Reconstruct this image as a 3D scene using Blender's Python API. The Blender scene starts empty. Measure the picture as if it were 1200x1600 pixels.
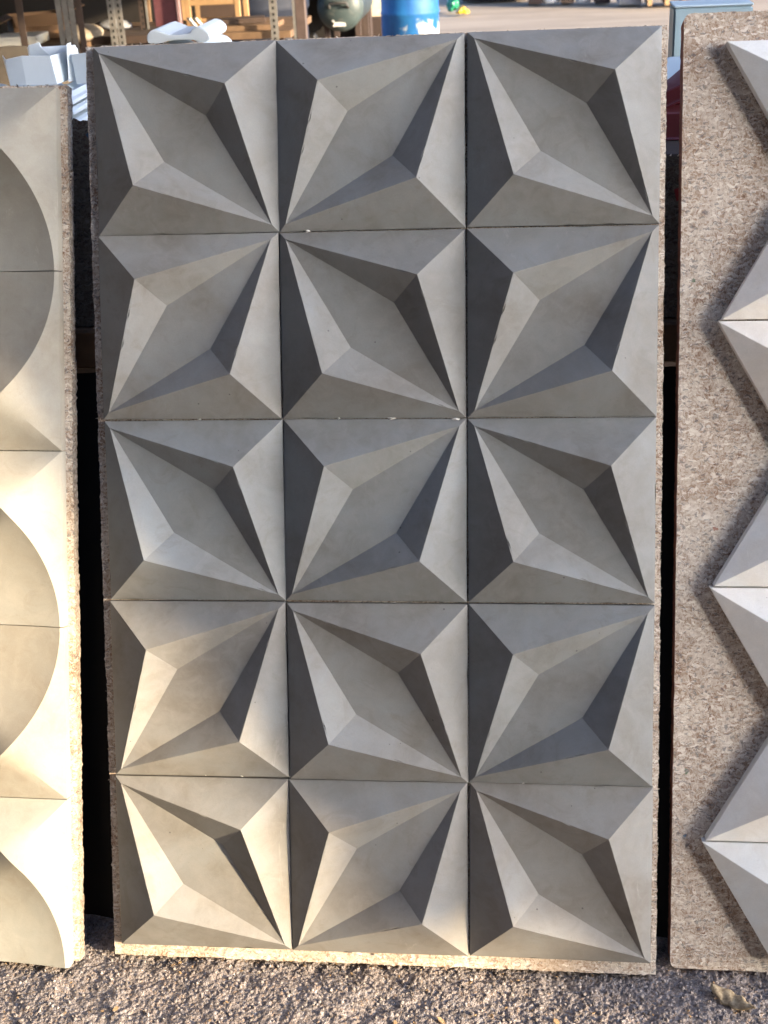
import bpy, bmesh, math, random
import numpy as np
from mathutils import Vector, Matrix, Euler

scene = bpy.context.scene
COL = scene.collection
random.seed(7)
R = math.radians

# ------------------------------------------------------------------ camera
cd = bpy.data.cameras.new('camera')
cam = bpy.data.objects.new('camera', cd)
COL.objects.link(cam)
cd.sensor_fit = 'AUTO'
cd.sensor_width = 36.0
cd.lens = 2093.54 / 1600 * 36
cd.clip_start = 0.05
cd.clip_end = 500
cd.dof.use_dof = True
cd.dof.focus_distance = 2.17
cd.dof.aperture_fstop = 9.5
right = Vector((0.993963117, 0.099098705, -0.047082570))
down = Vector((0.001305888, -0.439791854, -0.898098781))
fwd = Vector((-0.109706957, 0.892615579, -0.437266294))
m = Matrix.Identity(4)
for i in range(3):
    m[i][0] = right[i]; m[i][1] = -down[i]; m[i][2] = -fwd[i]
m.translation = Vector((0.25326, -1.68770, 1.69154))
cam.matrix_world = m
scene.camera = cam

# ------------------------------------------------------------------ sky, sun, exposure
SUN = Vector((0.868, -0.425, 0.253)).normalized()
ELEV = math.asin(SUN.z)
world = bpy.data.worlds.new('World')
scene.world = world
world.use_nodes = True
wn = world.node_tree.nodes
wl = world.node_tree.links
sky = wn.new('ShaderNodeTexSky')
sky.sky_type = 'NISHITA'
sky.sun_disc = False
sky.sun_elevation = ELEV
sky.sun_rotation = math.atan2(SUN.x, SUN.y)
sky.air_density = 0.5
sky.dust_density = 2.0
sky.ozone_density = 2.6
wl.new(sky.outputs[0], wn['Background'].inputs[0])
wn['Background'].inputs[1].default_value = 0.15
sl = bpy.data.lights.new('sun', 'SUN')
sun = bpy.data.objects.new('sun', sl)
COL.objects.link(sun)
sl.energy = 2.45
sl.angle = R(0.53)
sl.color = (1.0, 0.78, 0.51)
sun.rotation_euler = SUN.to_track_quat('Z', 'Y').to_euler()
scene.view_settings.view_transform = 'Standard'
scene.view_settings.look = 'None'
scene.view_settings.exposure = 2.5
scene.view_settings.gamma = 1
scene.view_settings.use_curve_mapping = False

# ------------------------------------------------------------------ helpers
def tag(o, label=None, cat=None, group=None, kind=None):
    if label: o['label'] = label
    if cat: o['category'] = cat
    if group: o['group'] = group
    if kind: o['kind'] = kind
    return o

def empty(name, loc=(0, 0, 0), rot=(0, 0, 0)):
    o = bpy.data.objects.new(name, None)
    COL.objects.link(o)
    o.location = loc
    o.rotation_euler = rot
    o.empty_display_size = 0.1
    return o

def link(name, mesh, mat=None, parent=None, loc=None, rot=None):
    o = bpy.data.objects.new(name, mesh)
    COL.objects.link(o)
    if mat is not None and not mesh.materials:
        mesh.materials.append(mat)
    if parent is not None: o.parent = parent
    if loc is not None: o.location = loc
    if rot is not None: o.rotation_euler = rot
    return o

class MB:
    """collects boxes, tubes and polygons into one mesh"""
    def __init__(s):
        s.v = []; s.f = []; s.sm = []
    def add(s, vs, fs, smooth=False):
        k = len(s.v)
        s.v += [tuple(p) for p in vs]
        s.f += [tuple(i + k for i in q) for q in fs]
        s.sm += [smooth] * len(fs)
        return s
    def box(s, x0, x1, y0, y1, z0, z1, M=None):
        vs = [Vector(p) for p in ((x0,y0,z0),(x1,y0,z0),(x1,y1,z0),(x0,y1,z0),(x0,y0,z1),(x1,y0,z1),(x1,y1,z1),(x0,y1,z1))]
        if M is not None: vs = [M @ p for p in vs]
        return s.add(vs, [(0,3,2,1),(4,5,6,7),(0,1,5,4),(1,2,6,5),(2,3,7,6),(3,0,4,7)])
    def lathe(s, prof, n=32, M=None, cap=True, smooth=True):
        vs = []; fs = []
        for r, z in prof:
            for i in range(n):
                a = 2 * math.pi * i / n
                vs.append(Vector((r * math.cos(a), r * math.sin(a), z)))
        for j in range(len(prof) - 1):
            for i in range(n):
                a = j * n + i; b = j * n + (i + 1) % n
                fs.append((a, b, b + n, a + n))
        if M is not None: vs = [M @ p for p in vs]
        s.add(vs, fs, smooth)
        if cap:
            k = len(s.v) - len(vs)
            s.f.append(tuple(k + i for i in reversed(range(n)))); s.sm.append(False)
            s.f.append(tuple(k + (len(prof) - 1) * n + i for i in range(n))); s.sm.append(False)
        return s
    def tube(s, pts, r, n=8):
        pts = [Vector(p) for p in pts]
        vs = []; fs = []
        for i, p in enumerate(pts):
            d = (pts[min(i + 1, len(pts) - 1)] - pts[max(i - 1, 0)]).normalized()
            u = d.orthogonal().normalized() if i == 0 else (u - d * u.dot(d)).normalized()
            w = d.cross(u)
            for k in range(n):
                a = 2 * math.pi * k / n
                vs.append(p + (u * math.cos(a) + w * math.sin(a)) * r)
        for i in range(len(pts) - 1):
            for k in range(n):
                a = i * n + k; b = i * n + (k + 1) % n
                fs.append((a, b, b + n, a + n))
        fs.append(tuple(reversed(range(n))))
        fs.append(tuple((len(pts) - 1) * n + k for k in range(n)))
        return s.add(vs, fs, True)
    def mesh(s, name, bevel=0.0, seg=1):
        me = bpy.data.meshes.new(name)
        me.from_pydata([tuple(p) for p in s.v], [], s.f)
        me.polygons.foreach_set('use_smooth', s.sm)
        bm = bmesh.new(); bm.from_mesh(me)
        bmesh.ops.recalc_face_normals(bm, faces=bm.faces)
        if bevel:
            es = [e for e in bm.edges if len(e.link_faces) == 2 and e.calc_face_angle(0) > 0.6]
            bmesh.ops.bevel(bm, geom=es, offset=bevel, segments=seg, affect='EDGES', clamp_overlap=True)
        bm.to_mesh(me); bm.free()
        return me
    def obj(s, name, mat, parent=None, loc=None, rot=None, bevel=0.0, seg=1):
        return link(name, s.mesh(name, bevel, seg), mat, parent, loc, rot)

# ------------------------------------------------------------------ materials
def new_mat(name, rough=0.8):
    mt = bpy.data.materials.new(name)
    mt.use_nodes = True
    nt = mt.node_tree
    b = nt.nodes['Principled BSDF']
    b.inputs['Roughness'].default_value = rough
    return mt, nt, b

class N:
    """tiny node-graph writer"""
    def __init__(s, nt): s.nt = nt; s.n = nt.nodes; s.l = nt.links
    def put(s, sock, v):
        if isinstance(v, bpy.types.NodeSocket): s.l.new(v, sock)
        elif isinstance(v, (tuple, list)) and len(v) == 3 and sock.type == 'RGBA': sock.default_value = (*v, 1)
        else: sock.default_value = v
    def coord(s, kind='Object'): return s.n.new('ShaderNodeTexCoord').outputs[kind]
    def rand(s): return s.n.new('ShaderNodeObjectInfo').outputs['Random']
    def map(s, vec, scale=(1, 1, 1), loc=None, rot=(0, 0, 0)):
        m = s.n.new('ShaderNodeMapping'); s.put(m.inputs[0], vec)
        if loc is not None: s.put(m.inputs[1], loc)
        m.inputs[2].default_value = rot
        m.inputs[3].default_value = scale
        return m.outputs[0]
    def noise(s, vec, scale, detail=4, rough=0.55, dist=0.0, out='Fac'):
        t = s.n.new('ShaderNodeTexNoise'); s.put(t.inputs['Vector'], vec)
        t.inputs['Scale'].default_value = scale; t.inputs['Detail'].default_value = detail
        t.inputs['Roughness'].default_value = rough; t.inputs['Distortion'].default_value = dist
        return t.outputs[out]
    def voro(s, vec, scale, out='Distance', feature='F1', rnd=1.0):
        t = s.n.new('ShaderNodeTexVoronoi'); t.feature = feature; s.put(t.inputs['Vector'], vec)
        t.inputs['Scale'].default_value = scale; t.inputs['Randomness'].default_value = rnd
        return t.outputs[out]
    def ramp(s, fac, stops, interp='LINEAR'):
        r = s.n.new('ShaderNodeValToRGB'); s.put(r.inputs[0], fac)
        e = r.color_ramp.elements; r.color_ramp.interpolation = interp
        while len(e) < len(stops): e.new(0.5)
        for q, (p, c) in zip(e, stops):
            q.position = p
            q.color = (*c, 1) if isinstance(c, (tuple, list)) else (c, c, c, 1)
        return r.outputs[0]
    def mix(s, fac, a, b, mode='MIX'):
        m = s.n.new('ShaderNodeMix'); m.data_type = 'RGBA'; m.blend_type = mode
        s.put(m.inputs[0], fac); s.put(m.inputs[6], a); s.put(m.inputs[7], b)
        return m.outputs[2]
    def math(s, op, a, b=0.0, c=0.0):
        m = s.n.new('ShaderNodeMath'); m.operation = op
        s.put(m.inputs[0], a); s.put(m.inputs[1], b); s.put(m.inputs[2], c)
        return m.outputs[0]
    def vmath(s, op, a, b=(0, 0, 0)):
        m = s.n.new('ShaderNodeVectorMath'); m.operation = op
        s.put(m.inputs[0], a); s.put(m.inputs[1], b)
        return m.outputs[0]
    def bump(s, h, strength, dist=0.001, prev=None):
        b = s.n.new('ShaderNodeBump'); b.inputs['Strength'].default_value = strength
        b.inputs['Distance'].default_value = dist; s.put(b.inputs['Height'], h)
        if prev is not None: s.l.new(prev, b.inputs['Normal'])
        return b.outputs[0]
    def sep(s, vec):
        x = s.n.new('ShaderNodeSeparateXYZ'); s.put(x.inputs[0], vec); return x.outputs

def concrete(name, base, spread=0.12, stain=0.35, tint_cool=(0.95, 1.0, 1.05), tint_warm=(1.05, 1.0, 0.93), pores=0.5, rough=0.7):
    mt, nt, b = new_mat(name, rough)
    g = N(nt)
    rnd = g.rand()
    off = g.math('MULTIPLY', rnd, 37.0)
    cx = nt.nodes.new('ShaderNodeCombineXYZ')
    g.put(cx.inputs[0], off); g.put(cx.inputs[1], g.math('MULTIPLY', rnd, 91.0)); g.put(cx.inputs[2], off)
    v = g.vmath('ADD', g.coord(), cx.outputs[0])
    big = g.noise(v, 7, 5, 0.6, 0.4)
    mid = g.noise(v, 32, 6, 0.65, 0.8)
    fine = g.noise(v, 420, 3, 0.6)
    lo = tuple(c * (1 - spread) for c in base); hi = tuple(c * (1 + spread) for c in base)
    col = g.mix(g.ramp(big, [(0.3, 0.0), (0.7, 1.0)]), tuple(a * t for a, t in zip(lo, tint_warm)), tuple(a * t for a, t in zip(hi, tint_cool)))
    col = g.mix(g.ramp(mid, [(0.42, 0.0), (0.75, stain)]), col, tuple(c * 1.28 for c in base))
    col = g.mix(g.ramp(g.noise(v, 15, 6, 0.7, 1.2), [(0.55, 0.0), (0.8, stain)]), col, tuple(c * k for c, k in zip(base, (0.72, 0.66, 0.58))))
    col = g.mix(g.ramp(fine, [(0.35, 0.10), (0.65, 0.0)]), col, tuple(c * 0.6 for c in base))
    scuff = g.noise(g.map(v, (1.0, 0.22, 1.0), rot=(0, 0, 0.7)), 38, 6, 0.75, 1.5)
    gate = g.noise(v, 4.5, 3, 0.5)
    col = g.mix(g.math('MULTIPLY', g.ramp(scuff, [(0.60, 0.0), (0.70, 0.5)]), g.ramp(gate, [(0.52, 0.0), (0.62, 1.0)])), col, tuple(c * 1.5 for c in base))
    col = g.mix(g.ramp(g.noise(v, 120, 5, 0.75), [(0.62, 0.0), (0.74, 0.35)]), col, tuple(c * 0.62 for c in base))
    # air-bubble pores: rare dark pinholes
    d = g.voro(v, 55); cc = g.sep(g.voro(v, 55, 'Color'))[0]
    size = g.math('MULTIPLY', g.math('GREATER_THAN', cc, 1 - 0.14 * pores), g.math('MULTIPLY', g.sep(g.voro(v, 55, 'Color'))[1], 0.095))
    pore = g.math('LESS_THAN', d, size)
    col = g.mix(g.math('MULTIPLY', pore, 0.65), col, tuple(c * 0.25 for c in base))
    # whole-piece tone
    tone = g.math('MULTIPLY_ADD', rnd, 0.24, 0.89)
    hsv = nt.nodes.new('ShaderNodeHueSaturation'); g.put(hsv.inputs['Value'], tone); col = g.mix(1.0, col, g.mix(g.math('FRACT', g.math('MULTIPLY', rnd, 7.13)), (1.05, 1.0, 0.945), (0.96, 1.0, 1.03)), 'MULTIPLY')
    g.put(hsv.inputs['Color'], col)
    g.put(b.inputs['Base Color'], hsv.outputs[0])
    g.put(b.inputs['Roughness'], g.ramp(mid, [(0.3, rough - 0.1), (0.7, rough + 0.12)]))
    n1 = g.bump(g.math('SUBTRACT', fine, g.math('MULTIPLY', pore, 1.5)), 0.22, 0.0006)
    g.put(b.inputs['Normal'], g.bump(mid, 0.22, 0.0012, n1))
    return mt

def chipboard(name, dark=1.0, white=0.5):
    """pressed flakes of shredded cartons: pale, brown and grey flakes with a few coloured ones"""
    mt, nt, b = new_mat(name, 0.75)
    g = N(nt)
    c = g.coord()
    warp = g.noise(c, 55, 4, 0.6, 0.0, 'Color')
    v = g.vmath('ADD', c, g.vmath('MULTIPLY', g.vmath('SUBTRACT', warp, (0.5, 0.5, 0.5)), (0.022, 0.022, 0.022)))
    va = g.map(v, (1.0, 2.3, 1.0), rot=(0, 0, 0.5))
    vb = g.map(v, (2.2, 1.0, 1.0), rot=(0, 0, 0.35))
    ca = g.voro(va, 150, 'Color'); cb = g.voro(vb, 270, 'Color')
    fa = g.sep(ca)[0]; fb = g.sep(cb)[1]
    fine = g.noise(v, 260, 4, 0.7, 0.5)
    mixf = g.math('ADD', g.math('MULTIPLY', fa, 0.22), g.math('ADD', g.math('MULTIPLY', fb, 0.26), g.math('MULTIPLY', fine, 0.35)))
    patch = g.noise(c, 11, 5, 0.7, 0.6)
    mixf = g.math('ADD', mixf, g.math('MULTIPLY', g.math('SUBTRACT', patch, 0.46), 0.72))
    k = dark
    col = g.ramp(mixf, [(0.12, (0.15*k, 0.085*k, 0.055*k)), (0.25, (0.31*k, 0.215*k, 0.155*k)), (0.35, (0.43*k, 0.35*k, 0.285*k)), (0.45, (0.52*k, 0.465*k, 0.40*k)), (0.68, (0.70*k, 0.67*k, 0.615*k))])
    col = g.mix(g.ramp(g.noise(c, 5.5, 4, 0.6, 0.8), [(0.5, 0.0), (0.70, 0.38)]), col, (0.30*k, 0.20*k, 0.13*k))
    grey = g.sep(g.voro(va, 190, 'Color'))[2]
    col = g.mix(g.ramp(grey, [(0.88, 0.0), (0.92, 0.6)]), col, (0.13*k, 0.135*k, 0.15*k))
    hl = g.sep(ca)[1]
    col = g.mix(g.ramp(hl, [(0.88, 0.0), (0.92, 0.65)]), col, (0.78*k, 0.77*k, 0.73*k))
    pick = g.sep(g.voro(v, 48, 'Color'))
    dsp = g.math('ADD', g.voro(v, 48), g.math('MULTIPLY', fine, 0.2))
    spot = g.math('MULTIPLY', g.math('GREATER_THAN', pick[0], 0.972), g.math('LESS_THAN', dsp, 0.30))
    hue = g.ramp(pick[1], [(0.0, (0.03, 0.12, 0.24)), (0.3, (0.09, 0.17, 0.10)), (0.45, (0.34, 0.12, 0.07)), (0.7, (0.42, 0.30, 0.12)), (0.85, (0.40, 0.31, 0.28))], 'CONSTANT')
    col = g.mix(g.math('MULTIPLY', spot, 0.75), col, hue)
    col = g.mix(1.0, col, (1.12, 1.06, 0.985), 'MULTIPLY')
    g.put(b.inputs['Base Color'], col)
    n1 = g.bump(fa, 0.55, 0.0012)
    g.put(b.inputs['Normal'], g.bump(fb, 0.5, 0.0009, n1))
    return mt

def plain(name, col, rough=0.6, metal=0.0, var=0.25, scale=12, bump=0.15, dirt=None):
    mt, nt, b = new_mat(name, rough)
    g = N(nt)
    v = g.coord()
    a = g.noise(v, scale, 6, 0.65, 0.6)
    c = g.mix(g.ramp(a, [(0.3, 0.0), (0.7, 1.0)]), tuple(x * (1 - var) for x in col), tuple(min(1, x * (1 + var)) for x in col))
    if dirt:
        c = g.mix(g.ramp(g.noise(v, scale * 2.3, 6, 0.7, 0.4), [(0.55, 0.0), (0.72, 0.8)]), c, dirt)
    g.put(b.inputs['Base Color'], c)
    b.inputs['Metallic'].default_value = metal
    g.put(b.inputs['Roughness'], g.ramp(a, [(0.2, max(0.05, rough - 0.12)), (0.8, min(1, rough + 0.12))]))
    g.put(b.inputs['Normal'], g.bump(g.noise(v, scale * 9, 4, 0.6), bump, 0.002))
    return mt

M = {}
M['tile'] = concrete('grey_concrete', (0.228, 0.223, 0.210), 0.23, 0.65, (0.93, 1.0, 1.07), (1.06, 1.0, 0.92), pores=1.0)
M['cream'] = concrete('cream_concrete', (0.375, 0.362, 0.315), 0.12, 0.5, pores=0.25)
M['white'] = concrete('white_concrete', (0.78, 0.762, 0.725), 0.07, 0.34, pores=0.25)
M['chip'] = chipboard('flake_board')
M['chip_edge'] = chipboard('flake_board_edge', 0.55)
M['chip_red'] = plain('red_brown_edge', (0.30, 0.125, 0.085), 0.8, 0, 0.35, 60, 0.4)

# ------------------------------------------------------------------ numpy noise
def vnoise(x, y, seed=0):
    xi = np.floor(x).astype(np.int64); yi = np.floor(y).astype(np.int64)
    xf = x - xi; yf = y - yi
    def h(a, b):
        n = (a * 374761393 + b * 668265263 + seed * 1442695041) & 0x7fffffff
        n = ((n ^ (n >> 13)) * 1274126177) & 0x7fffffff
        return ((n ^ (n >> 16)) & 0xffff) / 65535.0
    u = xf * xf * (3 - 2 * xf); w = yf * yf * (3 - 2 * yf)
    return (h(xi, yi) * (1 - u) + h(xi + 1, yi) * u) * (1 - w) + (h(xi, yi + 1) * (1 - u) + h(xi + 1, yi + 1) * u) * w

# ------------------------------------------------------------------ ground
def ground_mat():
    mt, nt, b = new_mat('yard_ground', 0.9)
    g = N(nt)
    v = g.coord()
    dist = g.sep(v)[1]
    a = g.noise(v, 60, 6, 0.7, 0.4); bb = g.noise(v, 230, 4, 0.7); c = g.noise(v, 5, 5, 0.6, 0.5)
    near = g.ramp(g.math('ADD', g.math('MULTIPLY', a, 0.5), g.math('MULTIPLY', bb, 0.5)), [(0.34, (0.14, 0.117, 0.106)), (0.5, (0.265, 0.229, 0.211)), (0.64, (0.41, 0.365, 0.34))])
    near = g.mix(g.ramp(c, [(0.45, 0.0), (0.7, 0.45)]), near, (0.20, 0.187, 0.187))
    far = g.ramp(g.noise(g.map(v, (0.5, 2.2, 1)), 1.0, 7, 0.65, 0.6), [(0.3, (0.23, 0.185, 0.132)), (0.7, (0.38, 0.31, 0.225))])
    col = g.mix(g.ramp(g.math('MULTIPLY', dist, 0.1), [(0.15, 0.0), (0.6, 1.0)]), near, far)
    wv = g.vmath('ADD', v, g.vmath('MULTIPLY', g.vmath('SUBTRACT', g.noise(v, 200, 3, 0.6, 0.0, 'Color'), (0.5, 0.5, 0.5)), (0.004, 0.004, 0.004)))
    cell = g.sep(g.voro(wv, 250, 'Color')); dcell = g.voro(wv, 250)
    c2 = g.sep(g.voro(wv, 480, 'Color')); d2 = g.voro(wv, 480)
    tone = g.math('MULTIPLY_ADD', g.math('ADD', g.math('MULTIPLY', cell[0], 0.6), g.math('MULTIPLY', c2[0], 0.4)), 0.95, 0.52)
    nearc = g.vmath('MULTIPLY', col, tone)
    nearc = g.mix(g.math('MULTIPLY', g.math('GREATER_THAN', cell[1], 0.90), 0.55), nearc, (0.34, 0.34, 0.36))
    nearc = g.mix(g.math('MULTIPLY', g.math('GREATER_THAN', cell[2], 0.93), 0.5), nearc, (0.33, 0.22, 0.14))
    col = g.mix(g.ramp(g.math('MULTIPLY', dist, 0.1), [(0.10, 0.0), (0.3, 1.0)]), nearc, col)
    g.put(b.inputs['Base Color'], col)
    n1 = g.bump(bb, 0.4, 0.0012)
    n2 = g.bump(g.math('SUBTRACT', 1.0, d2), 0.55, 0.0012, n1)
    n3 = g.bump(g.math('SUBTRACT', 1.0, dcell), 0.7, 0.0024, n2)
    g.put(b.inputs['Normal'], g.bump(a, 0.3, 0.003, n3))
    return mt
M['ground'] = ground_mat()
gs = MB().add([(-150, -120, -0.03), (150, -120, -0.03), (150, 180, -0.03), (-150, 180, -0.03)], [(0, 1, 2, 3)])
tag(gs.obj('ground', M['ground']), kind='structure')
def axis(parts):
    out = []
    for a, b, st in parts:
        out += list(np.arange(a, b, st))
    return np.array(out + [parts[-1][1]])
xs = axis([(-2.4, -0.75, 0.02), (-0.75, 0.85, 0.0024), (0.85, 2.4, 0.02)])
ys = axis([(-2.2, -0.26, 0.02), (-0.24, 0.10, 0.0024), (0.10, 1.2, 0.03)])
X, Y = np.meshgrid(xs, ys)
Z = 0.008 * (vnoise(X * 14, Y * 14, 1) - 0.5) + 0.005 * (vnoise(X * 45, Y * 45, 2) - 0.5)
gr = vnoise(X * 120, Y * 120, 3)
Z += 0.0030 * np.abs(gr - 0.5) * 1.4 + 0.0030 * (vnoise(X * 240, Y * 240, 4) - 0.5) + 0.0025 * (vnoise(X * 410, Y * 410, 6) - 0.5)
Z += -0.004
rim = np.minimum(np.minimum(X + 2.4, 2.4 - X), np.minimum(Y + 2.2, 1.2 - Y))
Z -= 0.05 * np.clip(1 - rim / 0.25, 0, 1) ** 2
nx, ny = len(xs), len(ys)
idx = np.arange(nx * ny).reshape(ny, nx)
q = np.stack([idx[:-1, :-1], idx[:-1, 1:], idx[1:, 1:], idx[1:, :-1]], -1).reshape(-1, 4)
gm = bpy.data.meshes.new('rough_ground')
gm.from_pydata(np.stack([X, Y, Z], -1).reshape(-1, 3).tolist(), [], q.tolist())
gm.polygons.foreach_set('use_smooth', [True] * len(q))
tag(link('rough_ground', gm, M['ground']), kind='structure')
def ground_z(x, y):
    i = int(np.clip(np.searchsorted(xs, x), 0, nx - 1)); j = int(np.clip(np.searchsorted(ys, y), 0, ny - 1))
    return float(Z[j, i])

# ------------------------------------------------------------------ display panels
E0 = 0.010   # thickness of a tile at its outer edge
def refine(bm, cuts):
    bmesh.ops.triangulate(bm, faces=bm.faces)
    bmesh.ops.subdivide_edges(bm, edges=bm.edges, cuts=cuts, use_grid_fill=True)

def star_tile(mirror, seed, S=0.298):
    rg = random.Random(seed)
    h, k, fl, ti = 0.159, 0.2455, 0.0245, 0.0378
    P = (1-k, 1-k, h); Q = (k, k, h); p = (.618, .618, fl); q = (.382, .382, fl)
    T1 = (ti, 1-ti, fl); T2 = (1-ti, ti, fl)
    c = [(0, 0, 0), (1, 0, 0), (1, 1, 0), (0, 1, 0)]
    vs = c + [P, Q, p, q, T1, T2] + [(x, y, -E0 / S) for x, y, _ in c]
    fs = [(3, 2, 4), (3, 4, 8), (2, 1, 4), (1, 9, 4), (0, 1, 5), (1, 9, 5), (0, 5, 3), (3, 5, 8),
          (8, 4, 6), (4, 9, 6), (9, 5, 7), (5, 8, 7), (8, 6, 9), (8, 9, 7),
          (0, 1, 11, 10), (1, 2, 12, 11), (2, 3, 13, 12), (3, 0, 10, 13)]
    bm = bmesh.new()
    bv = []
    for x, y, z in vs:
        if mirror: x = 1 - x
        bv.append(bm.verts.new(((x - .5) * S, (y - .5) * S, z * S + E0)))
    for f in fs: bm.faces.new([bv[i] for i in f])
    bmesh.ops.recalc_face_normals(bm, faces=bm.faces)
    refine(bm, 22)
    # wear: the rim and the outer edge are a little uneven, with a few small nicks
    def seg(a, b): return (Vector(a), Vector(b))
    W = lambda t: Vector((((1 - t[0]) if mirror else t[0]) * S - .5 * S, t[1] * S - .5 * S, t[2] * S + E0))
    rims = [(W(a), W(b)) for a, b in ((P, T1), (P, T2), (Q, T1), (Q, T2), (c[0], c[1]), (c[1], c[2]), (c[2], c[3]), (c[3], c[0]))]
    nicks = []
    for a, b in rims:
        for _ in range(rg.choice((0, 1, 1, 2, 3))):
            t = rg.uniform(.1, .9); nicks.append((a.lerp(b, t), rg.uniform(.002, .0062)))
    for v in bm.verts:
        if v.co.z < E0 - 1e-4 and abs(abs(v.co.x) - S/2) < 1e-5: continue
        for a, b in rims:
            ab = b - a; t = max(0, min(1, (v.co - a).dot(ab) / ab.length_squared))
            if (v.co - a.lerp(b, t)).length < 1e-5:
                v.co.z -= rg.uniform(0.0, 0.0005)
                for nc, nr in nicks:
                    dd = (v.co - nc).length
                    if dd < nr * 1.6: v.co.z -= (1 - dd / (nr * 1.6)) * nr * 0.55
                break
    me = bpy.data.meshes.new('tile'); bm.to_mesh(me); bm.free()
    me.materials.append(M['tile'])
    return me

def ragged_board(w0, w1, h0, h1, t, seed, jag=0.0012, corner=0.0, step=0.004):
    """a sheet lying in its own x-y plane, front at z=0, with rough sawn edges"""
    rg = random.Random(seed)
    pts = []
    lowf = [rg.uniform(-1, 1) for _ in range(64)]
    def run(ax, ay, bx, by):
        L = math.hypot(bx - ax, by - ay); n = max(2, int(L / step))
        nxv, nyv = (by - ay) / L, -(bx - ax) / L
        for i in range(n):
            tt = i / n
            low = .7 * lowf[int(i / 7) % 64] * jag
            j = 0 if i == 0 else rg.uniform(-.55, .55) * jag + low + (rg.uniform(0, 1.8) * jag if rg.random() < .05 else 0)
            pts.append((ax + (bx - ax) * tt + nxv * j, ay + (by - ay) * tt + nyv * j))
    r = corner
    if r:
        def arc(cx, cy, a0):
            for i in range(6):
                a = a0 + i / 5 * math.pi / 2; pts.append((cx + r * math.cos(a), cy + r * math.sin(a)))
        run(w0 + r, h0, w1 - r, h0); arc(w1 - r, h0 + r, -math.pi / 2)
        run(w1, h0 + r, w1, h1 - r); arc(w1 - r, h1 - r, 0)
        run(w1 - r, h1, w0 + r, h1); arc(w0 + r, h1 - r, math.pi / 2)
        run(w0, h1 - r, w0, h0 + r); arc(w0 + r, h0 + r, math.pi)
    else:
        run(w0, h0, w1, h0); run(w1, h0, w1, h1); run(w1, h1, w0, h1); run(w0, h1, w0, h0)
    n = len(pts)
    layers = 4
    vs = []
    for L in range(layers):
        z = -t * L / (layers - 1)
        for x, y in pts:
            j = 0 if L == 0 else jag * 0.3
            vs.append((x + rg.uniform(-j, j), y + rg.uniform(-j, j), z))
    fs = [tuple(range(n))]
    for L in range(layers - 1):
        for i in range(n):
            a = L * n + i; b = L * n + (i + 1) % n
            fs.append((a, a + n, b + n, b))
    fs.append(tuple((layers - 1) * n + i for i in reversed(range(n))))
    me = bpy.data.meshes.new('backing_board')
    me.from_pydata(vs, [], fs)
    me.materials.append(M['chip']); me.materials.append(M['chip_edge'])
    mi = [0] + [1] * ((layers - 1) * n) + [0]
    me.polygons.foreach_set('material_index', mi)
    me.update()
    return me

def fibres(edges, n, seed, size=0.004):
    """loose shreds sticking out of sawn edges: ((ax,ay),(bx,by),(outx,outy))"""
    rg = random.Random(seed); mb = MB()
    for (a, b, o) in edges:
        for _ in range(n):
            t = rg.random(); s = size * rg.uniform(.3, 1.0) * (2 if rg.random() < .06 else 1)
            c = Vector((a[0] + (b[0] - a[0]) * t, a[1] + (b[1] - a[1]) * t, rg.uniform(-.02, 0.0)))
            out = Vector((o[0] + rg.uniform(-.7, .7), o[1] + rg.uniform(-.7, .7), rg.uniform(-.4, .8))).normalized()
            sd = out.cross(Vector((rg.uniform(-1, 1), rg.uniform(-1, 1), rg.uniform(-1, 1)))).normalized() * s * .3
            mid = c + out * s * .6 + sd * rg.uniform(-1, 1)
            tip = c + out * s + Vector((0, 0, rg.uniform(-.4, .4) * s))
            up = out.cross(sd).normalized() * 0.0004
            mb.add([c - sd, c + sd, mid + sd * .8, tip, mid - sd * .8, c + up, tip + up], [(0, 1, 2, 3, 4), (5, 1, 2, 6), (0, 5, 6, 4)])
    return mb

def panel_empty(x, y, z, lean):
    # local x right, y up the board, z out of the board's face
    v = Vector((0, math.sin(lean), math.cos(lean))); n = Vector((0, -math.cos(lean), math.sin(lean)))
    mm = Matrix.Identity(4)
    for i in range(3):
        mm[i][0] = (1, 0, 0)[i]; mm[i][1] = v[i]; mm[i][2] = n[i]
    mm.translation = (x, y, z)
    o = bpy.data.objects.new('display_panel', None)
    COL.objects.link(o); o.matrix_world = mm
    o.empty_display_size = 0.1
    return o

# --- middle panel: fifteen star tiles, three across and five down
LEAN = R(20)
O = panel_empty(0, 0.0035, 0.0085, LEAN)
tag(O, 'middle sample panel of fifteen grey concrete tiles with diamond hollows forming stars', 'tile panel', 'sample panels leaning in a row')
bd = link('backing_board', ragged_board(-0.464, 0.459, 0.0, 1.526, 0.024, 3), None, O, (0, 0, 0))
fb = fibres([((-.464, .0), (-.464, 1.52), (-1, 0)), ((.459, 0), (.459, 1.52), (1, 0)), ((-.46, 1.526), (.459, 1.526), (0, 1)), ((-.46, 0), (.459, 0), (0, -1))], 110, 5)
tag(fb.obj('fibre', M['chip_edge'], O), kind='stuff')
meshes = {(mi, k): star_tile(mi, 10 * k + mi) for mi in (0, 1) for k in range(4)}
for r_ in range(5):
    for c_ in range(3):
        mi = (r_ + c_) % 2
        me = meshes[(mi, random.randrange(4))]
        dx, dy = random.uniform(-.0011, .0011), random.uniform(-.0011, .0011)
        t = link('tile', me, None, O, (-0.3 + 0.3 * c_ + dx, 0.024 + 0.15 + 0.3 * (4 - r_) + dy, 0.0016 + random.uniform(-.001, .0012)), (R(random.uniform(-.25, .25)), R(random.uniform(-.25, .25)), R(random.uniform(-.22, .22))))

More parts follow.
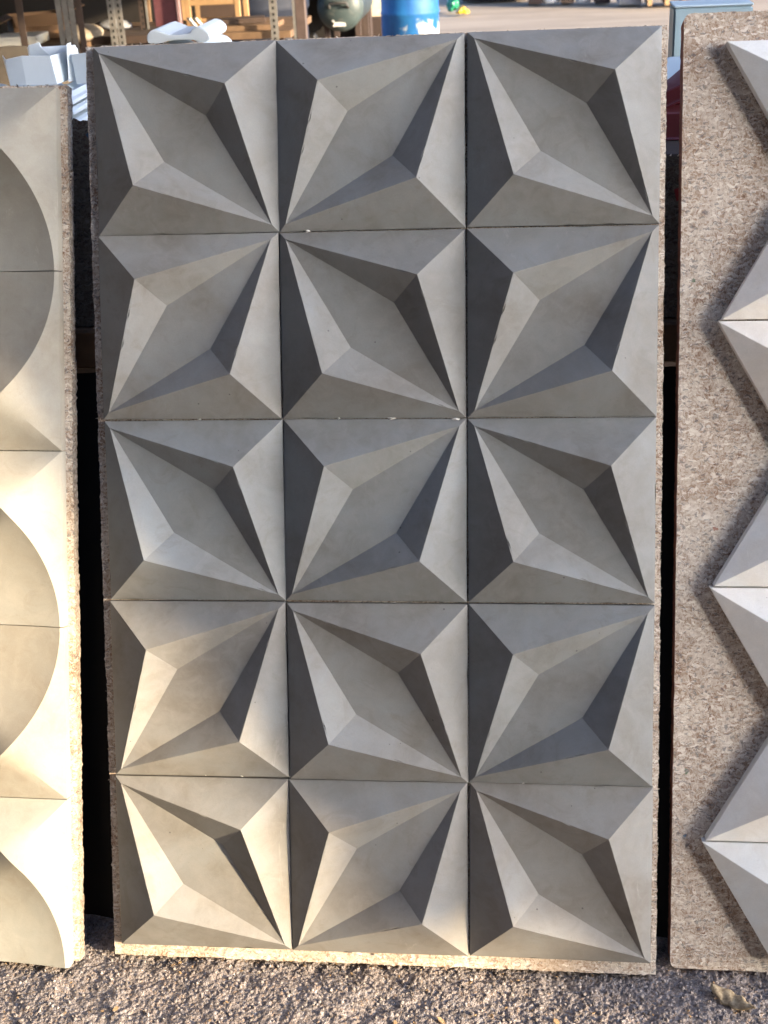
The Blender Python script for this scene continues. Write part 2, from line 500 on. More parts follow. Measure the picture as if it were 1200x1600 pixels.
# --- left panel: tiles with quarter bowls, pairs of rows making round dishes
def dish_tile(n=60, S=0.2935):
    """quarter bowl centred on the lower left corner"""
    sl, RR, ED, deep = 0.52, 0.978, 0.020, -0.052
    def outer(u, v):
        p, q = 1 - u, 1 - v
        k = 0.22 * (p + q) + 0.006
        h = max(k - abs(p - q), 0) / k
        return sl * (min(p, q) - h * h * k / 4)
    def z(u, v):
        r = math.hypot(u, v)
        if r >= RR - 1e-9: return outer(u, v)
        if r < 1e-6: return deep
        k = RR / r
        zr = max(0.0, outer(u * k, v * k))
        t = r / RR
        return deep + (zr - deep) * (0.10 * t + 0.90 * t ** 3.3)
    bm = bmesh.new()
    # polar grid inside the rim, radial strips out to the edges
    rings = [i / 26 * RR for i in range(1, 27)]
    grid = []
    na = n
    for j in range(na + 1):
        a = math.pi / 2 * j / na
        row = []
        for r in rings: row.append((r * math.cos(a), r * math.sin(a)))
        far = 1 / max(math.cos(a), math.sin(a))
        for t in (.12, .25, .4, .55, .7, .85, 1.0):
            rr = RR + (far - RR) * t
            row.append((min(1, rr * math.cos(a)), min(1, rr * math.sin(a))))
        grid.append(row)
    V = lambda u, v: bm.verts.new(((u - .5) * S, (v - .5) * S, z(u, v) * S + ED))
    o = V(0, 0)
    G = [[V(*p) for p in row] for row in grid]
    for j in range(na):
        bm.faces.new((o, G[j][0], G[j + 1][0])).smooth = True
        for i in range(len(G[0]) - 1):
            f = bm.faces.new((G[j][i], G[j][i + 1], G[j + 1][i + 1], G[j + 1][i]))
            f.smooth = True
    # sides
    loop = [o] + [x for x in G[0]] + [G[j][-1] for j in range(1, na + 1)] + [G[na][i] for i in range(len(G[0]) - 2, -1, -1)]
    low = [bm.verts.new((w.co.x, w.co.y, 0)) for w in loop]
    for i in range(len(loop)):
        k = (i + 1) % len(loop)
        bm.faces.new((loop[i], low[i], low[k], loop[k]))
    bmesh.ops.recalc_face_normals(bm, faces=bm.faces)
    bm.normal_update()
    for e in bm.edges:
        if len(e.link_faces) == 2 and e.calc_face_angle(0) > 0.17: e.smooth = False
    bmesh.ops.recalc_face_normals(bm, faces=bm.faces)
    me = bpy.data.meshes.new('tile'); bm.to_mesh(me); bm.free()
    me.materials.append(M['cream'])
    return me
O2 = panel_empty(-0.532, -0.027, 0.0085, R(21.3))
O2.matrix_world = O2.matrix_world @ Matrix.Rotation(-0.0129, 4, 'Z')      # hangs a touch out of plumb
tag(O2, 'left sample panel of pale cream tiles hollowed into round dishes', 'tile panel', 'sample panels leaning in a row')
link('backing_board', ragged_board(-0.9, 0.011, 0.0, 1.478, 0.024, 9), None, O2, (0, 0.004, -0.0101))
tag(fibres([((.011, 0), (.011, 1.47), (1, 0)), ((-.9, 1.478), (.011, 1.478), (0, 1))], 120, 15).obj('fibre', M['chip_edge'], O2), kind='stuff')
dm = dish_tile()
P5 = 0.295
for r_ in range(5):
    for c_ in range(3):
        # corner that holds the bowl's centre: odd columns mirrored, odd rows flipped
        up = r_ % 2 == 0
        left = c_ % 2 == 0
        ang = {(True, True): 0, (False, True): 270, (False, False): 180, (True, False): 90}[(up, left)]
        link('tile', dm, None, O2, (-P5 / 2 - P5 * c_, P5 / 2 + P5 * (4 - r_), -0.0095 + .0007 * ((r_ * 3 + c_) % 3)), (0, 0, R(ang)))

# --- right panel: white triangular pyramids on bare board
def tri_tile(H, up):
    s = 2 * H / math.sqrt(3)
    g = 0.0012; e = 0.022; ap = 0.052
    sc = 1 - 3 * g / H
    b = [(-s/2 * sc, -H/3 * sc), (s/2 * sc, -H/3 * sc), (0, 2*H/3 * sc)]
    mb = MB()
    b2 = [(x * .985, y * .985) for x, y in b]
    vs = [(x, y, 0) for x, y in b] + [(x, y, e) for x, y in b] + [(0, 0, ap)]
    fs = [(2, 1, 0), (0, 1, 4, 3), (1, 2, 5, 4), (2, 0, 3, 5), (3, 4, 6), (4, 5, 6), (5, 3, 6)]
    return mb.add(vs, fs).mesh('tile', 0.0006, 1)
O3 = panel_empty(0.484, 0.0225, 0.006, R(19.14))
tag(O3, 'right sample panel of raised white triangular tiles on bare flake board', 'tile panel', 'sample panels leaning in a row')
b3 = link('backing_board', ragged_board(0.0, 0.9, 0.0, 1.537, 0.043, 21, 0.0006, 0.012), None, O3)
b3.data.materials[1] = M['chip_red']
H3 = 0.21
tm = tri_tile(H3, True); tm.materials.append(M['white'])
s3 = 2 * H3 / math.sqrt(3)
for k in range(7):
    dn = k % 2 == 0                                    # rows counted from the bottom: apex down, then apex up
    x0 = 0.060 - 0.0054 * (3 - (k + 1) // 2)
    for c_ in range(6):
        d = dn if c_ % 2 == 0 else not dn
        cx = x0 + s3 / 2 * (c_ + 1)
        cy = 0.02 + H3 * k + (2 * H3 / 3 if d else H3 / 3)
        link('tile', tm, None, O3, (cx, cy, 0.0005), (0, 0, math.pi if d else 0))


# crumbs of white plaster left in the joints of the middle panel
rg = random.Random(4); cr = MB()
for x, y in ((-.0574, .9261), (.0281, .9256), (-.2926, .3272), (-.231, .3268), (-.2885, .9255), (.3233, 1.2298), (-.1049, 1.2252), (.1314, .9229), (.0062, .019), (-.0373, .022), (.24, .3265)):
    w_ = rg.uniform(.003, .009)
    pts = []
    for k in range(7):
        a = 2 * math.pi * k / 7
        pts.append((x + math.cos(a) * w_ * rg.uniform(.6, 1.2), y + math.sin(a) * .0022 * rg.uniform(.6, 1.3), .011 + rg.uniform(0, .001)))
    cr.add(pts + [(x, y, .0135)], [(k, (k + 1) % 7, 7) for k in range(7)])
M['plaster'] = plain('plaster_crumb', (0.6, 0.58, 0.54), 0.9)
tag(cr.obj('plaster_crumb', M['plaster'], O), kind='stuff')

# ------------------------------------------------------------------ unseen buildings added round the yard to shade the panels and cut sky light
def building(label, x0, x1, y0, y1, h, mat, doors, windows, rot=0, loc=(0, 0, 0)):
    A = empty('shade_building', loc, (0, 0, rot)); tag(A, label, 'building')
    MB().box(x0, x1, y0, y1, -0.2, h).obj('wall', mat, A)
    MB().box(x0 - .15, x1 + .15, y0 - .15, y1 + .15, h + .003, h + .18).obj('roof', M['roof'], A)
    for (ax, ay, bx, by) in doors:
        d = Vector((bx - ax, by - ay, 0)); L = d.length; d.normalize(); n_ = Vector((d.y, -d.x, 0))
        T = Matrix.Translation((ax, ay, 0)) @ Matrix(((d.x, n_.x, 0, 0), (d.y, n_.y, 0, 0), (0, 0, 1, 0), (0, 0, 0, 1)))
        MB().box(0, L, .003, .05, 0, 2.4, T).obj('door', M['shutter'], A)
    for (ax, ay, bx, by, z) in windows:
        d = Vector((bx - ax, by - ay, 0)); L = d.length; d.normalize(); n_ = Vector((d.y, -d.x, 0))
        T = Matrix.Translation((ax, ay, 0)) @ Matrix(((d.x, n_.x, 0, 0), (d.y, n_.y, 0, 0), (0, 0, 1, 0), (0, 0, 0, 1)))
        f_ = MB()
        for q in ((0, .06, z, z + 1.2), (L - .06, L, z, z + 1.2), (.06, L - .06, z, z + .06), (.06, L - .06, z + 1.14, z + 1.2)):
            f_.box(q[0], q[1], .003, .05, q[2], q[3], T)
        fo = f_.obj('window', M['shutter'], A)
        MB().box(.062, L - .062, .003, .015, z + .062, z + 1.138, T).obj('pane', M['glass'], fo)
    return A
M['wall_dark'] = plain('dark_grey_render', (0.10, 0.09, 0.08), 0.85, 0, 0.2, 2.0)  # dark so the added buildings send back little light
M['wall_pale'] = plain('lime_render', (0.50, 0.46, 0.41), 0.85, 0, 0.12, 2.0)
M['roof'] = plain('roof_concrete', (0.2, 0.19, 0.18), 0.9)
M['shutter'] = plain('painted_steel', (0.09, 0.10, 0.11), 0.5)
M['glass'] = plain('window_glass', (0.03, 0.035, 0.04), 0.08, 0, 0.05, 2, 0.0)
hd = Vector((SUN.x, SUN.y, 0)).normalized(); rt = Vector((hd.y, -hd.x, 0))
corner = Vector((-0.16, 0.1, 0)) + hd * 11.0
tw = building('unseen narrow pale tower building across the yard beside the low sun', .25, 1.75, -1.4, 0, 3.08, M['wall_pale'], [(.5, -1.4, 1.4, -1.4)], [], math.atan2(-rt.y, -rt.x), corner)  # unseen tower added to throw the shade edge across the tiles
MB().box(-.03, 1.75, -1.45, .02, 3.263, 5.2).obj('upper_shade_block', M['wall_pale'], tw)  # overhang shaped to place the upper part of the shade edge
building('unseen long dark grey building facing the sample panels', -12, 6.7, -12, -4.4, 17, M['wall_dark'], [(3.5, -4.4, .9, -4.4)], [(-2 - 3 * k, -4.4, -3.4 - 3 * k, -4.4, 1.1) for k in range(3)])  # unseen block added to hold back sky light from the front
building('unseen dark grey building at the left end of the panels', -12, -2.5, -4.2, 3.9, 6, M['wall_dark'], [(-2.5, -2, -2.5, -.8)], [(-2.5, .6, -2.5, 1.9, 1.2)])  # unseen block added to darken the left-facing tile sides

# ------------------------------------------------------------------ bench the panels lean on
M['wood'] = plain('weathered_wood', (0.16, 0.10, 0.058), 0.8, 0, 0.3, 14, 0.3)
M['wood_dark'] = plain('dark_wood', (0.05, 0.032, 0.024), 0.85, 0, 0.3, 14, 0.3)
M['wood_pale'] = plain('pale_pine', (0.36, 0.225, 0.11), 0.75, 0, 0.2, 10, 0.2)
M['chip_shaded'] = chipboard('shaded_flake_board', 0.30)  # flake board colour darkened to paint in the shade behind the panels
W = empty('work_bench', (0, 1.018, 0)); tag(W, 'long wooden work bench standing behind the leaning panels', 'work bench')
def wpart(name, mat, *b, bev=.004):
    mb = MB(); mb.box(b[0], b[1], b[2] - 1.0, b[3] - 1.0, b[4], b[5]); return mb.obj(name, mat, W, bevel=bev)
for k in range(5):
    wpart('plank', M['wood_dark'], -1.6, 1.6, .56 + .19 * k, .746 + .19 * k, 1.195, 1.235)
wpart('rail', M['wood'], -1.62, 1.62, .406, .462, .93, .998)
for x in (-1.5, 0.0, 1.5):
    wpart('leg', M['wood_dark'], x - .04, x + .04, .60, .68, -.01, 1.194)
    wpart('leg', M['wood_dark'], x - .04, x + .04, 1.40, 1.48, -.01, 1.194)
    wpart('bracket', M['wood_dark'], x - .03, x + .03, .463, .599, .935, .99)
wpart('back_panel', M['wood_dark'], -1.6, 1.6, 1.484, 1.50, .02, 1.19)  # dark panel added so the space under the bench stays black

tp = MB()  # black sheet added as painted shade in the gaps below the rail
n = 60
vs = []
for i in range(n + 1):
    x = -1.6 + 3.2 * i / n
    for (y, z) in ((.10, .002), (.17, .2), (.25, .42), (.34, .68), (.428, .92)):
        w_ = .008 * math.sin(i * 1.7 + z * 4)
        vs.append((x, y + w_, z))
tp.add(vs, [(i * 5 + j, (i + 1) * 5 + j, (i + 1) * 5 + j + 1, i * 5 + j + 1) for i in range(n) for j in range(4)], True)
M['gap_shade'] = plain('gap_shade_black', (.008, .0075, .007), .7)
tag(tp.obj('shade_sheet', M['gap_shade']), 'black sheet added below the bench rail to paint the gaps dark', 'shade_sheet')

def lean_sheet(name, label, x0, x1, z0, z1, seed, group=None):
    o = bpy.data.objects.new(name, ragged_board(0, x1 - x0, 0, (z1 - z0) / math.cos(R(20)), .016, seed, .0022))
    COL.objects.link(o)
    o.data.materials.clear(); o.data.materials.append(M['chip_shaded']); o.data.materials.append(M['chip_edge'])
    v = Vector((0, math.sin(R(20)), math.cos(R(20)))); n_ = Vector((0, -math.cos(R(20)), math.sin(R(20))))
    mm = Matrix.Identity(4)
    for i in range(3): mm[i][0] = (1, 0, 0)[i]; mm[i][1] = v[i]; mm[i][2] = n_[i]
    mm.translation = (x0, .442, z0)
    o.matrix_world = mm
    tag(o, label, 'board')
    return o
lean_sheet('flake_board', 'taller shade-darkened flake board stood on the bench rail, seen in the gap on the left', -1.05, -.12, 1.0, 1.322, 31)
ls = lean_sheet('flake_board', 'shorter shade-darkened flake board with a red flake, seen in the gap on the right', .1, 1.1, 1.0, 1.243, 32)
rf = MB().add([(.380, .205, .0012), (.389, .208, .0012), (.392, .190, .0012), (.384, .186, .0012), (.386, .198, .0022)], [(0, 1, 4), (1, 2, 4), (2, 3, 4), (3, 0, 4)])
M['red_flake'] = plain('red_flake', (0.35, 0.03, 0.03), 0.5)
rf.obj('red_flake', M['red_flake'], ls)
fe = fibres([((0, .258), (1.0, .258), (0, 1))], 160, 77, .009); fe.obj('fibre', M['chip'], ls)['kind'] = 'stuff'

# ------------------------------------------------------------------ white plastic moulds on the bench
M['mould'] = plain('white_plastic', (0.74, 0.80, 0.82), 0.38, 0, 0.04, 8, 0.03)
M['mould_blue'] = plain('blue_grey_plastic', (0.38, 0.52, 0.60), 0.4, 0, 0.05, 8, 0.03)
M['maroon'] = plain('maroon_plastic', (0.13, 0.02, 0.025), 0.35, 0, 0.12, 6, 0.05)
def wavy_sheet(x0, x1, y0, y1, z, amp, seed, th=.009):
    rg = random.Random(seed); ph = rg.uniform(0, 1); n = 22
    top = []; bot = []
    for i in range(n + 1):
        t = i / n; x = x0 + (x1 - x0) * t
        w_ = amp * (0.5 + 0.5 * math.cos((t * 7.0 + ph) * 2 * math.pi))
        top.append((x, z + w_ + th)); bot.append((x, z + w_ * .92))
    mb = MB(); prof = top + bot[::-1]; m_ = len(prof)
    vs = [(x, y0, zz) for x, zz in prof] + [(x, y1, zz) for x, zz in prof]
    fs = [tuple(range(m_)), tuple(range(2 * m_ - 1, m_ - 1, -1))] + [(i, (i + 1) % m_, m_ + (i + 1) % m_, m_ + i) for i in range(m_)]
    return mb.add(vs, fs)
places = ('lowest', 'second', 'third', 'fourth', 'fifth')
for k in range(6):
    nm = ('at the bottom of', 'second from the bottom of', 'third from the bottom of', 'third from the top of', 'second from the top of', 'on top of')[k]
    o = wavy_sheet(-.80 + .004 * (k % 2), -.536 - .003 * (k % 3), .64, .86, 1.237 + .0190 * k, .0085, k, .0065).obj('plastic_mould', M['mould'], bevel=.0015)
    tag(o, 'wavy white plastic mould ' + nm + ' the stack between two panels', 'mould', 'white moulds stacked on the bench')
def folded(name, label, pts_low, pts_high, mat, th=.0025, cat='mould', group=None):
    """a thin folded sheet standing up; the two lists are its lower and upper edge"""
    n = len(pts_low); vs = list(map(Vector, pts_low)) + list(map(Vector, pts_high))
    off = [Vector((0.0006, th, 0.0004))] * (2 * n)
    mb = MB()
    allv = vs + [a + b for a, b in zip(vs, off)]
    fs = []
    for i in range(n - 1):
        fs.append((i, i + 1, n + i + 1, n + i)); fs.append((2*n + i + 1, 2*n + i, 3*n + i, 3*n + i + 1))
        fs.append((i + 1, i, 2*n + i, 2*n + i + 1)); fs.append((n + i, n + i + 1, 3*n + i + 1, 3*n + i))
    fs.append((0, n, 3*n, 2*n)); fs.append((n - 1, 2*n + n - 1, 4*n - 1, 2*n - 1))
    mb.add(allv, fs)
    return tag(mb.obj(name, mat, bevel=.0006), label, cat, group)
B = 1.352
folded('plastic_mould', 'wide white folded plastic mould standing at the left of the stack top', [(-.73, .86, B), (-.698, .78, B), (-.665, .775, B), (-.607, .775, B), (-.600, .84, B)],
       [(-.735, .86, 1.395), (-.7, .78, 1.397), (-.667, .775, 1.403), (-.613, .775, 1.4015), (-.606, .84, 1.400)], M['mould'])
folded('plastic_mould', 'white plastic mould with a narrow tab standing behind the wide one', [(-.69, .88, B), (-.675, .85, B), (-.655, .85, B), (-.600, .85, B), (-.58, .87, B)],
       [(-.692, .88, 1.405), (-.678, .85, 1.413), (-.657, .85, 1.417), (-.654, .85, 1.409), (-.596, .87, 1.408)], M['mould'])
folded('plastic_mould', 'white pointed plastic mould turned edge on in the middle of the stack top', [(-.612, .86, B), (-.594, .80, B), (-.575, .815, B)],
       [(-.600, .86, 1.414), (-.588, .80, 1.418), (-.574, .815, 1.408)], M['mould'])
folded('plastic_mould', 'white square plastic mould standing against the middle panel', [(-.59, .86, B - .004), (-.579, .80, B - .004), (-.552, .795, B - .002), (-.541, .84, B)],
       [(-.59, .86, 1.398), (-.582, .80, 1.399), (-.552, .795, 1.402), (-.541, .84, 1.4025)], M['mould'])

def bone(seed, flip):
    """waisted mould: two rounded ends joined by a narrow bar"""
    rg = random.Random(seed)
    top = [(0, .010), (.003, .020), (.012, .027), (.022, .0285), (.034, .024), (.050, .017), (.075, .016), (.094, .019), (.100, .027), (.112, .0315), (.124, .027), (.133, .019), (.136, .010)]
    bot = [(.130, .001), (.112, .0), (.100, .005), (.075, .006), (.048, .006), (.034, .002), (.018, 0), (.004, .001)]
    if flip: top = [(.136 - x, z) for x, z in reversed(top)]; bot = [(.136 - x, z) for x, z in reversed(bot)]
    prof = top + bot; m_ = len(prof)
    vs = [(x, 0, z) for x, z in prof] + [(x + .004, .16, z) for x, z in prof]
    fs = [tuple(range(m_)), tuple(range(2 * m_ - 1, m_ - 1, -1))] + [(i, (i + 1) % m_, m_ + (i + 1) % m_, m_ + i) for i in range(m_)]
    return MB().add(vs, fs)
for k in range(5):
    nm = ('at the bottom of', 'second from the bottom of', 'in the middle of', 'second from the top of', 'on top of')[k]
    o = bone(k, False).obj('plastic_mould', M['mould'], None, (-.550 + .005 * (k % 2), 1.2, 1.237 + .0325 * k), (0, 0, R(-2 * (k % 2))), bevel=.002, seg=2)
    tag(o, 'waisted white plastic mould ' + nm + ' the pile behind the middle panel', 'mould', 'waisted white moulds piled on the bench')

def tray(w_, d_, h_, inset, th=.003):
    """open tray lying upside down: a flat top with sloping sides and a lip"""
    i = inset
    mb = MB()
    o_ = [(0, 0, 0), (w_, 0, 0), (w_, d_, 0), (0, d_, 0)]
    t_ = [(i, i, h_), (w_ - i, i, h_), (w_ - i, d_ - i, h_), (i, d_ - i, h_)]
    l_ = [(-.006, -.006, 0), (w_ + .006, -.006, 0), (w_ + .006, d_ + .006, 0), (-.006, d_ + .006, 0)]
    l2 = [(x, y, -th) for x, y, z in l_]
    ti = [(x, y, z - th) for x, y, z in t_]; oi = [(x + (th if x == 0 else -th), y + (th if y == 0 else -th), -th) for x, y, z in o_]
    mb.add(o_ + t_ + l_ + l2 + ti + oi, [(4, 5, 6, 7)] + [(k, (k + 1) % 4, 4 + (k + 1) % 4, 4 + k) for k in range(4)] + [(8 + k, 8 + (k + 1) % 4, (k + 1) % 4, k) for k in range(4)]
           + [(12 + k, 12 + (k + 1) % 4, 8 + (k + 1) % 4, 8 + k) for k in range(4)] + [(19, 18, 17, 16)] + [(16 + k, 16 + (k + 1) % 4, 20 + (k + 1) % 4, 20 + k) for k in range(4)]
           + [(20 + k, 20 + (k + 1) % 4, 12 + (k + 1) % 4, 12 + k) for k in range(4)])
    return mb
tag(tray(.22, .16, .040, .012).obj('plastic_tray', M['maroon'], None, (.455, .70, 1.2385), (0, 0, R(-2)), bevel=.002), 'maroon plastic tray lying upside down on the bench between two panels', 'tray')
tag(tray(.20, .12, .020, .010).obj('plastic_tray', M['maroon'], None, (.478, .74, 1.2835), (R(8), R(-24), 0), bevel=.002), 'maroon plastic tray tilted on top of the other maroon one', 'tray')
def ridge_tray(w_, d_, h_):
    mb = MB()
    vs = [(0, 0, 0), (w_, 0, 0), (w_, d_, 0), (0, d_, 0), (0, 0, .008), (w_, 0, .008), (w_, d_, .008), (0, d_, .008), (w_ * .28, d_ * .5, h_), (w_ * .72, d_ * .5, h_)]
    mb.add(vs, [(3, 2, 1, 0), (0, 1, 5, 4), (1, 2, 6, 5), (2, 3, 7, 6), (3, 0, 4, 7), (4, 5, 9, 8), (5, 6, 9), (6, 7, 8, 9), (7, 4, 8)])
    return mb
tag(tray(.20, .15, .010, .006).obj('plastic_tray', M['maroon'], None, (.47, .80, 1.2815), bevel=.001), 'flat maroon plastic tray under the pale blue moulds', 'tray')
M['mould_sky'] = plain('pale_blue_plastic', (0.48, 0.60, 0.68), 0.4, 0, 0.05, 8, 0.03)
for k, (z, h_, lab) in enumerate(((1.294, .016, 'pale blue ridged mould, lower one of the pair in the right gap'), (1.3125, .040, 'pale blue peaked mould, upper one of the pair in the right gap'))):
    tag(ridge_tray(.10, .10, h_).obj('plastic_mould', M['mould_sky'], None, (.462 + .008 * k, .80, z), (0, 0, R(4 * k)), bevel=.002), lab, 'mould')
bx = empty('plastic_crate', (.548, 1.34, 1.2365)); tag(bx, 'blue grey plastic crate standing on the bench behind the right panel', 'crate')
MB().box(0, .162, 0, .10, 0, .146).obj('body', M['mould_blue'], bx, bevel=.004, seg=2)
MB().box(-.001, .163, -.001, .101, .1465, .152).obj('lid', M['mould_sky'], bx, bevel=.002)

# ------------------------------------------------------------------ racks under the shed roof
M['steel'] = plain('galvanised_angle', (0.20, 0.195, 0.185), 0.55, 0.2, 0.25, 30, 0.15, (0.16, 0.12, 0.09))
M['steel_brown'] = plain('rusty_angle', (0.055, 0.037, 0.03), 0.75, 0, 0.3, 25, 0.2)
M['hole'] = plain('slot_dark', (0.01, 0.01, 0.01), 0.9)
def post(parent, x, y, h, mat, w_=.042, slots=False, face=1):
    mb = MB(); t_ = .004
    mb.box(x, x + w_, y, y + t_, 0, h); mb.box(x, x + t_, y + t_, y + w_, 0, h)
    p = mb.obj('post', mat, parent)
    if slots:
        s_ = MB()
        z = .7
        while z < min(h, 1.4):
            s_.box(x + w_ * .35, x + w_ * .62, y - .0012, y - .0002, z, z + .014); z += .030
        s_.obj('slot', M['hole'], p)['kind'] = 'stuff'
    return p
RA = empty('storage_rack', (0, 0, 0)); tag(RA, 'steel angle rack with a wide tan shelf, furthest left under the shed', 'rack')
post(RA, -2.235, 5.0, 2.2, M['steel_brown'], .035)
for x in (-2.105, -2.072, -2.04): post(RA, x, 5.2, 2.2, M['steel'], .028, False)
post(RA, -2.008, 5.22, 2.2, M['steel_brown'], .03)
post(RA, -3.3, 5.0, 2.2, M['steel']); post(RA, -3.3, 5.9, 2.2, M['steel']); post(RA, -2.04, 5.9, 2.2, M['steel'])
for z in (.30, .925, 1.55):
    for k in range(4): MB().box(-3.3, -2.0, 5.25 + .17 * k, 5.412 + .17 * k, z - .03, z).obj('plank', M['wood'], RA, bevel=.003)
RB = empty('storage_rack', (0, 0, 0)); tag(RB, 'slotted angle rack with a dark brown shelf, next to the waisted moulds', 'rack')
for x, y in ((-1.872, 5.30), (-1.835, 5.31)): post(RB, x, y, 2.3, M['steel'], .034, True)
post(RB, -1.80, 5.62, 2.3, M['steel_brown'], .034, True); post(RB, -1.775, 5.62, 2.3, M['steel'], .02)
post(RB, -1.085, 5.5, 2.3, M['steel'], .04, True); post(RB, -1.085, 6.2, 2.3, M['steel'], .04)
for z in (.25, .945):
    for k in range(2): MB().box(-2.0, -1.62, 5.36 + .2 * k, 5.555 + .2 * k, z - .04, z).obj('plank', M['wood_dark'], RB, bevel=.003)
RC = empty('storage_rack', (0, 0, 0)); tag(RC, 'low wooden platform of boards under the maroon panel and pale crate', 'rack')
for k in range(4): MB().box(-2.4, -1.12, 6.3 + .2 * k, 6.495 + .2 * k, .80, .84).obj('plank', M['wood'], RC, bevel=.003)
for x in (-2.35, -1.2):
    for y in (6.35, 7.0): MB().box(x - .03, x + .03, y - .03, y + .03, 0, .799).obj('leg', M['wood_dark'], RC)
M['post_brown'] = plain('brown_post', (0.085, 0.06, 0.054), 0.6, 0, 0.25, 20, 0.15)
tag(MB().box(-1.0, -.945, 5.78, 5.83, 0, 2.6).obj('roof_post', M['post_brown'], bevel=.004), 'square brown steel post standing left of the grey green air tank', 'post')

M['cardboard'] = plain('cardboard', (0.27, 0.15, 0.07), 0.85, 0, 0.12, 8, 0.1)
M['paper'] = plain('creased_paper', (0.30, 0.25, 0.19), 0.85, 0, 0.3, 9, 0.4)
M['cream'] = M['cream']
tag(MB().box(0, .24, 0, .22, 0, .045).obj('foam_block', plain('white_foam', (0.62, 0.60, 0.52), 0.8, 0, 0.05), None, (-2.49, 5.26, .926), (0, 0, R(2)), bevel=.004), 'cream white foam block lying on the leftmost rack', 'block')
cb = empty('cardboard_box', (-2.36, 5.62, .927), (0, 0, R(28))); tag(cb, 'opened brown cardboard box with spread flaps on the leftmost rack', 'box')
c_ = MB()
for q in ((-.14, .14, -.11, -.106), (-.14, .14, .106, .11)): c_.box(*q, 0, .12)
for q in ((-.14, -.136, -.106, .106), (.136, .14, -.106, .106)): c_.box(*q, 0, .12)
c_.box(-.135, .135, -.105, .105, 0.0005, .004)
c_.obj('body', M['cardboard'], cb)
for (T, L) in ((Matrix.Translation((0, -.11, .12)) @ Matrix.Rotation(R(25), 4, 'X'), .14), (Matrix.Translation((0, .11, .12)) @ Matrix.Rotation(R(150), 4, 'X'), .14),
               (Matrix.Translation((-.14, 0, .12)) @ Matrix.Rotation(R(90), 4, 'Z') @ Matrix.Rotation(R(160), 4, 'X'), .105), (Matrix.Translation((.14, 0, .12)) @ Matrix.Rotation(R(90), 4, 'Z') @ Matrix.Rotation(R(-15), 4, 'X'), .105)):
    MB().box(-L, L, -.11, 0, .0005, .004, T).obj('flap', M['cardboard'], cb)
def lump(name, label, cat, mat, loc, size, seed, amp=.35, n=20):
    rg = random.Random(seed); bm = bmesh.new()
    bmesh.ops.create_icosphere(bm, subdivisions=4, radius=1)
    offs = [(Vector((rg.uniform(-1, 1), rg.uniform(-1, 1), rg.uniform(-1, 1))).normalized(), rg.uniform(.1, .5), rg.uniform(-amp, amp)) for _ in range(n)]
    for v in bm.verts:
        d = v.co.normalized(); r = 1
        for o_, w_, a_ in offs:
            c = d.dot(o_)
            if c > 1 - w_: r += a_ * ((c - 1 + w_) / w_) ** .7 * .5
        v.co = Vector((d.x * r * size[0], d.y * r * size[1], max(-size[2] * .7, d.z * r * size[2]) + size[2] * .7))
    for f in bm.faces: f.smooth = True
    me = bpy.data.meshes.new(name); bm.to_mesh(me); bm.free()
    return tag(link(name, me, mat, None, loc), label, cat)
lump('paper_sack', 'crumpled grey paper sack on the brown shelf of the leftmost rack', 'sack', M['paper'], (-2.045, 5.42, .9265), (.10, .09, .045), 3)
lump('paper_sack', 'flat grey plastic sack lying behind the crumpled paper one', 'sack', plain('grey_sack', (.22, .23, .25), .5), (-1.95, 5.66, .946), (.10, .07, .035), 8)
lump('cloth_bundle', 'tan creased cloth bundle on the far left behind the white moulds', 'cloth', plain('tan_cloth', (.085, .07, .052), .9, 0, .3, 9, .4), (-1.55, 3.0, .88), (.42, .22, .16), 5, .25)
tag(MB().box(-.42, .42, -.3, .3, 0, .87).obj('crate_stack', M['wood_dark'], None, (-1.6, 3.05, 0), bevel=.01), 'dark wooden chest under the tan cloth bundle', 'chest')
for k, (x, y, z, l, a) in enumerate(((-1.44, 6.42, .8405, .42, 4), (-1.42, 6.60, .8405, .40, -3), (-1.47, 6.48, .8725, .34, 12))):
    tag(MB().box(-l / 2, l / 2, -.07, .07, 0, .03).obj('timber_offcut', M['wood'] if k < 2 else M['wood_dark'], None, (x, y, z), (0, 0, R(a)), bevel=.003),
        ('front brown timber offcut on the low platform', 'rear brown timber offcut on the low platform', 'dark timber offcut lying across the two brown ones')[k], 'timber', 'timber offcuts on the low platform')
M['tile_white'] = plain('white_chip', (0.7, 0.7, 0.68), 0.6, 0, 0.05)
for k, (x, a) in enumerate(((-1.70, 38), (-1.66, 30))):
    tag(MB().box(-.045, .045, -.02, .02, 0, .012).obj('white_offcut', M['tile_white'], None, (x, 6.36, .885), (0, R(52), R(a)), bevel=.002), ('small white plastic offcut leaning left on the low platform', 'larger white plastic offcut leaning beside the timber offcuts')[k], 'offcut')
mp = empty('door_panel', (-1.99, 6.62, .8405)); tag(mp, 'maroon painted panel with a pale right edge standing on the low platform', 'panel')
MB().box(0, .135, 0, .04, 0, .9).obj('sheet', plain('maroon_paint', (.12, .045, .055), .5), mp, bevel=.003)
MB().box(.1365, .160, -.005, .045, 0, .9).obj('edge_strip', plain('mauve_paint', (.30, .19, .20), .5), mp, bevel=.003)
wc = empty('wooden_crate', (-1.80, 6.62, .8405)); tag(wc, 'pale pine crate frame with dark inside next to the maroon panel', 'crate')
for q in ((0, .03, 0, .03, 0, .34), (.30, .33, 0, .03, 0, .34), (0, .03, .25, .28, 0, .34), (.30, .33, .25, .28, 0, .34)): MB().box(*q).obj('corner_post', M['wood_pale'], wc, bevel=.002)
for z in (.0, .125, .25):
    MB().box(.031, .299, .003, .02, z, z + .032).obj('slat', M['wood_pale'], wc, bevel=.002)
    MB().box(.031, .299, .262, .277, z, z + .032).obj('slat', M['wood_pale'], wc, bevel=.002)
